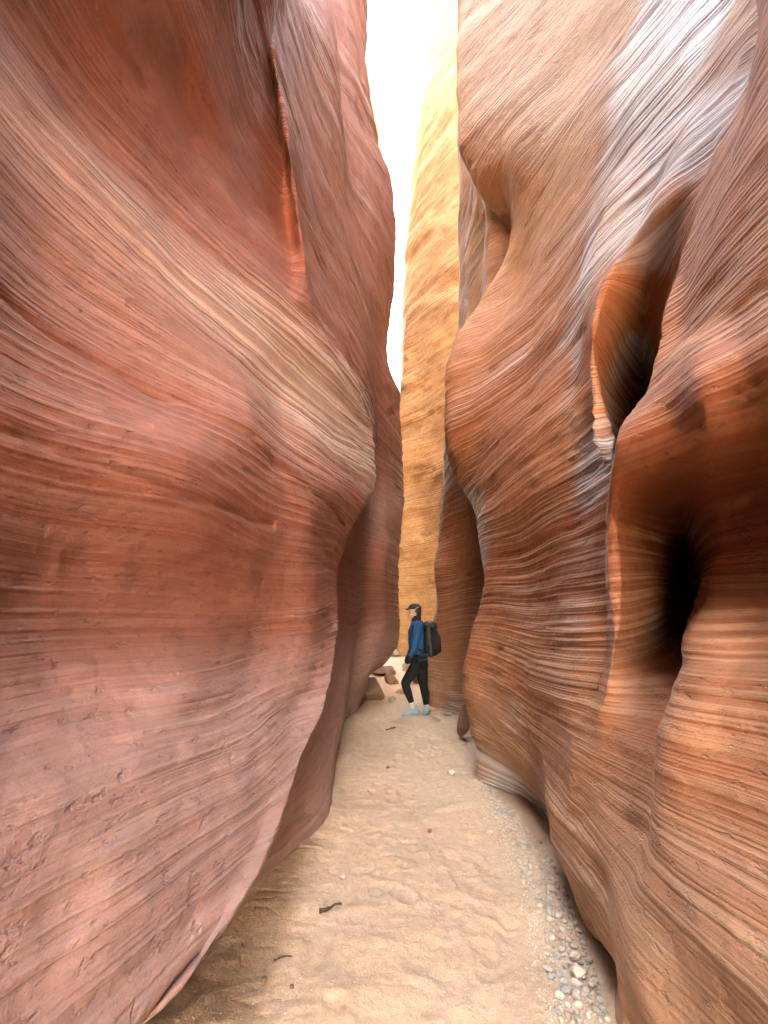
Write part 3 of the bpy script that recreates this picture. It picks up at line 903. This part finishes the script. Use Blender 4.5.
head = J(414, 612.5)
neck = J(416.2, 620)
chest = J(417, 632)
waist = J(417.6, 650)
pelvis = J(418.6, 662)
shN, shF = J(418.6, 625.5, -.17), J(417.5, 625, .17)     # near and far shoulder
elN, wrN = J(414.6, 648, -.23), J(407, 662.5, -.20)
elF, wrF = J(413, 647, .24), J(406.5, 662, .20)
hipN, knN, anN = J(416.5, 666, -.08), J(404.8, 683, -.10), J(411.8, 704, -.10)
hipF, knF, anF = J(421, 666, .09), J(423.5, 686, .12), J(425.8, 706, .12)


def hand(w, el, s):
    d = (w - el).normalized()
    d = (d + Vector((.0, 0, -.5))).normalized()
    across = d.cross(Vector((0, 1, 0))).normalized()      # palm faces the thigh
    inn = Vector((0, -s, 0))
    palm = w + d * .055
    T = [[(w, .026), (palm, .032)]]
    for k, (off, ln) in enumerate(((-.030, .062), (-.010, .072), (.010, .067), (.029, .052))):
        a = palm + across * off + d * .022
        b = a + d * ln * .5 + inn * .004
        c = b + d * ln * .42 + inn * .020
        T.append([(a - d * .03, .0115), (a, .011), (b, .0095), (c, .008)])
    a = w + d * .03 - across * .028
    T.append([(a, .013), (a - across * .022 + d * .028 + inn * .01, .011), (a - across * .024 + d * .058 + inn * .018, .009)])
    return T


b3 = Matrix.Rotation(0.06, 3, 'Y')
person = blob('person', [
    [(pelvis, .125), (waist, .115), (chest, .13), (J(417.2, 624.5), .10)],
    [(J(417, 626), .07), (neck, .056), (J(415.5, 616), .056)],
    [(J(417.5, 627), .09), (shN, .062), (elN, .043), (wrN, .028)],
    [(J(417, 627), .09), (shF, .062), (elF, .043), (wrF, .028)],
    [(pelvis, .11), (hipN, .095), (knN, .058), (J(407.3, 691, -.10), .056), (anN, .036), (J(413, 711, -.10), .04), (J(407, 714.5, -.11), .032)],
    [(pelvis, .11), (hipF, .095), (knF, .058), (J(425.3, 694, .12), .055), (anF, .036), (J(426.5, 712, .12), .04), (J(422.5, 714, .06), .032)],
] + hand(wrN, elN, -1) + hand(wrF, elF, 1), [
    (J(414.6, 610.2), (.098, .076, .100)),                 # cranium
    (J(412.6, 615), (.070, .058, .075)),                   # face
    (J(411.1, 618.2), (.036, .036, .030)),                 # chin
    (J(408.4, 614.6), (.018, .012, .022), Matrix.Rotation(.5, 3, 'Y')),  # nose
    (J(409.0, 616.7), (.014, .022, .010)),                 # mouth
    (J(415.6, 613.8, -.076), (.018, .012, .030)),          # ears
    (J(415.6, 613.8, .076), (.018, .012, .030)),
], .0065, M_SKIN, None, 3)
tag(person, 'hiker in blue jacket, black leggings and dark cap standing in profile on the sand', 'person')

for dy in (-.036, .036):
    eye = blob('eye', [], [(J(409.9, 612.9, dy), (.011, .013, .009))], .002, M_EYE, person, 1)

jk = blob('jacket', [
    [(J(418.6, 660), .150), (waist, .140), (chest, .150), (J(417.2, 625.5), .115)],
    [(J(416.8, 626), .085), (J(416.2, 620.5), .070)],
    [(J(417.5, 627), .10), (shN, .080), (elN, .060), (J(408.6, 660, -.20), .044)],
    [(J(417, 627), .10), (shF, .080), (elF, .060), (J(407.8, 659, .20), .044)],
], [(J(412.6, 640), (.075, .13, .16))], .008, M_BLUE, person, 4)
blob('collar', [[(J(416.6, 623.4), .082), (J(415.6, 618.6), .074)]], [], .008, M_BLACK, person, 2)
for (e, w, dy) in ((elN, wrN, -.20), (elF, wrF, .20)):
    blob('cuff', [[(e.lerp(w, .62), .051), (e.lerp(w, .93), .045)]], [], .008, M_BLACK, person, 2)
blob('jacket_hem', [[(J(418.2, 656), .150), (J(418.8, 663.5), .148)]], [], .008, M_BLACK, person, 2)
blob('leggings', [
    [(J(418.6, 658), .132), (pelvis, .136)],
    [(pelvis, .12), (hipN, .108), (knN, .068), (J(407.5, 691, -.10), .066), (J(411.2, 701.5, -.10), .047)],
    [(pelvis, .12), (hipF, .108), (knF, .070), (J(425.2, 694, .12), .066), (J(426, 703.5, .12), .048)],
], [(J(423, 665), (.085, .12, .10))], .008, M_BLACK, person, 3)
for (a, dy) in ((J(411.2, 701, -.10), -.10), (J(426, 703.5, .12), .12)):
    blob('sock', [[(a, .043), (a + Vector((.012, 0, -.09)), .044)]], [], .007, M_SOCK, person, 2)


def shoe(heel, toe, name='shoe'):
    d = (toe - heel)
    up = Vector((0, 0, 1))
    o = blob(name, [
        [(heel + up * .055, .048), (heel.lerp(toe, .45) + up * .06, .052), (heel.lerp(toe, .8) + up * .042, .046), (toe + up * .036, .036)],
        [(heel.lerp(toe, .18) + up * .06, .052), (heel.lerp(toe, .15) + up * .12, .052)],
    ], [(heel.lerp(toe, .38) + up * .10, (.045, .035, .03))], .007, M_SHOE, person, 2)
    blob('sole', [[(heel + up * .016, .047), (heel.lerp(toe, .5) + up * .014, .046), (toe + up * .020, .040)]], [], .007, M_SOLE, o, 1)
    return o


shoe(J(417.5, 716.2, -.08), J(404.5, 717.4, -.14))
shoe(J(427.5, 715.0, .13), J(423.5, 716.2, .0))

cap = blob('cap', [], [(J(414.8, 608.3), (.112, .090, .078))], .007, M_CAP, person, 2)
# cut the cap off flat at its rim
bm = bmesh.new()
bm.from_mesh(cap.data)
rim = J(414.8, 609.6)
bmesh.ops.bisect_plane(bm, geom=bm.verts[:] + bm.edges[:] + bm.faces[:], plane_co=rim, plane_no=Vector((.10, 0, 1)), clear_inner=True)
bm.to_mesh(cap.data)
bm.free()
sd = cap.modifiers.new('thickness', 'SOLIDIFY')
sd.thickness = .006
brim = blob('brim', [[(J(410.5, 608.9, -.03), .012), (J(406.8, 609.4, -.025), .010)], [(J(410.5, 608.9, .03), .012), (J(406.8, 609.4, .025), .010)],
                     [(J(409, 609, -.05), .010), (J(409, 609, .05), .010)]], [(J(408.6, 609), (.062, .072, .010))], .006, M_CAP, cap, 2)
blob('cap_band', [], [(J(416.4, 608.2, -.080), (.06, .010, .008), Matrix.Rotation(-.5, 3, 'Y'))], .004, M_GREYTRIM, cap, 1)
blob('hair', [[(J(417.0, 611), .080), (J(418, 616), .058), (J(418.6, 622), .036)]], [(J(416.6, 611.6), (.085, .086, .055))], .008, M_HAIR, person, 2)

# backpack: worn, but a thing of its own
bp_o = blob('backpack', [
    [(J(428.5, 630, -.07), .085), (J(429.5, 650, -.08), .10)],
    [(J(428.5, 630, .07), .085), (J(429.5, 650, .08), .10)],
    [(J(433, 633, -.05), .085), (J(434, 650, -.05), .095)],
    [(J(433, 633, .05), .085), (J(434, 650, .05), .095)],
], [], .010, M_PACK, None, 4)
tag(bp_o, "full black backpack worn on the back of the hiker in blue", 'backpack')
blob('top_lid', [[(J(426.5, 624.6, -.08), .055), (J(433.5, 626.5, -.07), .060)], [(J(426.5, 624.6, .08), .055), (J(433.5, 626.5, .07), .060)]], [(J(430, 624.5), (.12, .13, .055))], .008, M_PACK, bp_o, 3)
blob('front_pocket', [[(J(437.5, 637, -.06), .05), (J(438.2, 650, -.06), .055)], [(J(437.5, 637, .06), .05), (J(438.2, 650, .06), .055)]], [], .008, M_PACK, bp_o, 3)
for dy in (-.15, .15):
    blob('side_pocket', [[(J(430.5, 646, dy), .045), (J(431, 654, dy), .05)]], [], .008, M_PACK, bp_o, 2)
for dy in (-.13, .13):
    blob('shoulder_strap', [[(J(425, 625.5, dy), .022), (J(419.5, 621.3, dy), .022), (J(413.3, 626, dy * 1.02), .022), (J(411.0, 638, dy * 1.05), .020), (J(415.5, 648, dy * 1.25), .016), (J(423, 651, dy * 1.2), .016)]], [], .007, M_PACK, bp_o, 2)
blob('hip_belt', [[(J(427, 655, -.13), .028), (J(418, 656.5, -.175), .024), (J(410.5, 656.5, -.10), .02), (J(409.2, 656.5, 0), .02), (J(410.5, 656.5, .10), .02), (J(418, 656.5, .175), .024), (J(427, 655, .13), .028)]], [], .007, M_PACK, bp_o, 2)
blob('buckle', [], [(J(429, 622.4, -.10), (.035, .012, .012)), (J(433, 623.6, -.06), (.02, .03, .012))], .005, M_GREYTRIM, bp_o, 1)
#OBJECTS_END

# ------------------------------------------------------------------ light
SUN_DIR = Vector((-.80, -.42, .30)).normalized()
world = bpy.data.worlds.new('World')
scene.world = world
world.use_nodes = True
wn = world.node_tree
bg = wn.nodes['Background']
sky = wn.nodes.new('ShaderNodeTexSky')
sky.sky_type = 'NISHITA'
sky.sun_disc = False
sky.air_density = 1.0
sky.dust_density = 4.0
sky.ozone_density = 0.3
elev = math.asin(SUN_DIR.z)
sky.sun_elevation = elev
sky.sun_rotation = math.atan2(SUN_DIR.x, SUN_DIR.y)
tint = mix(wn, 1.0, sky.outputs['Color'], (1.0, .975, .80), 'MULTIPLY')   # camera balanced for the warm shade
wn.links.new(tint, bg.inputs['Color'])
bg.inputs['Strength'].default_value = 0.08
sl = bpy.data.lights.new('sun', 'SUN')
sl.energy = 2.6
sl.angle = R(.53)
sl.color = (1.0, .95, .87)
so = bpy.data.objects.new('sun', sl)
so.rotation_euler = SUN_DIR.to_track_quat('Z', 'Y').to_euler()
so.location = (-10, -5, 40)
COL.objects.link(so)

# ------------------------------------------------------------------ camera
cam = bpy.data.cameras.new('camera')
cam.sensor_fit = 'VERTICAL'
cam.sensor_height = 36.0
cam.sensor_width = 27.0
cam.lens = FPX / 1024.0 * 36.0
cam.clip_start = .02
cam.clip_end = 2000
co = bpy.data.objects.new('camera', cam)
co.location = (0, 0, CH)
co.rotation_euler = (R(90) + PITCH, 0, 0)
COL.objects.link(co)
scene.camera = co

vs = scene.view_settings
vs.view_transform = 'Standard'
vs.look = 'None'
vs.gamma = 1
vs.exposure = 7.65
vs.use_curve_mapping = False
cy = scene.cycles
cy.max_bounces = 12
cy.diffuse_bounces = 1
cy.glossy_bounces = 3
cy.use_denoising = True
cy.denoiser = 'OPENIMAGEDENOISE'
cy.denoising_input_passes = 'RGB_ALBEDO_NORMAL'
cy.denoising_prefilter = 'ACCURATE'
cy.sample_clamp_indirect = 20
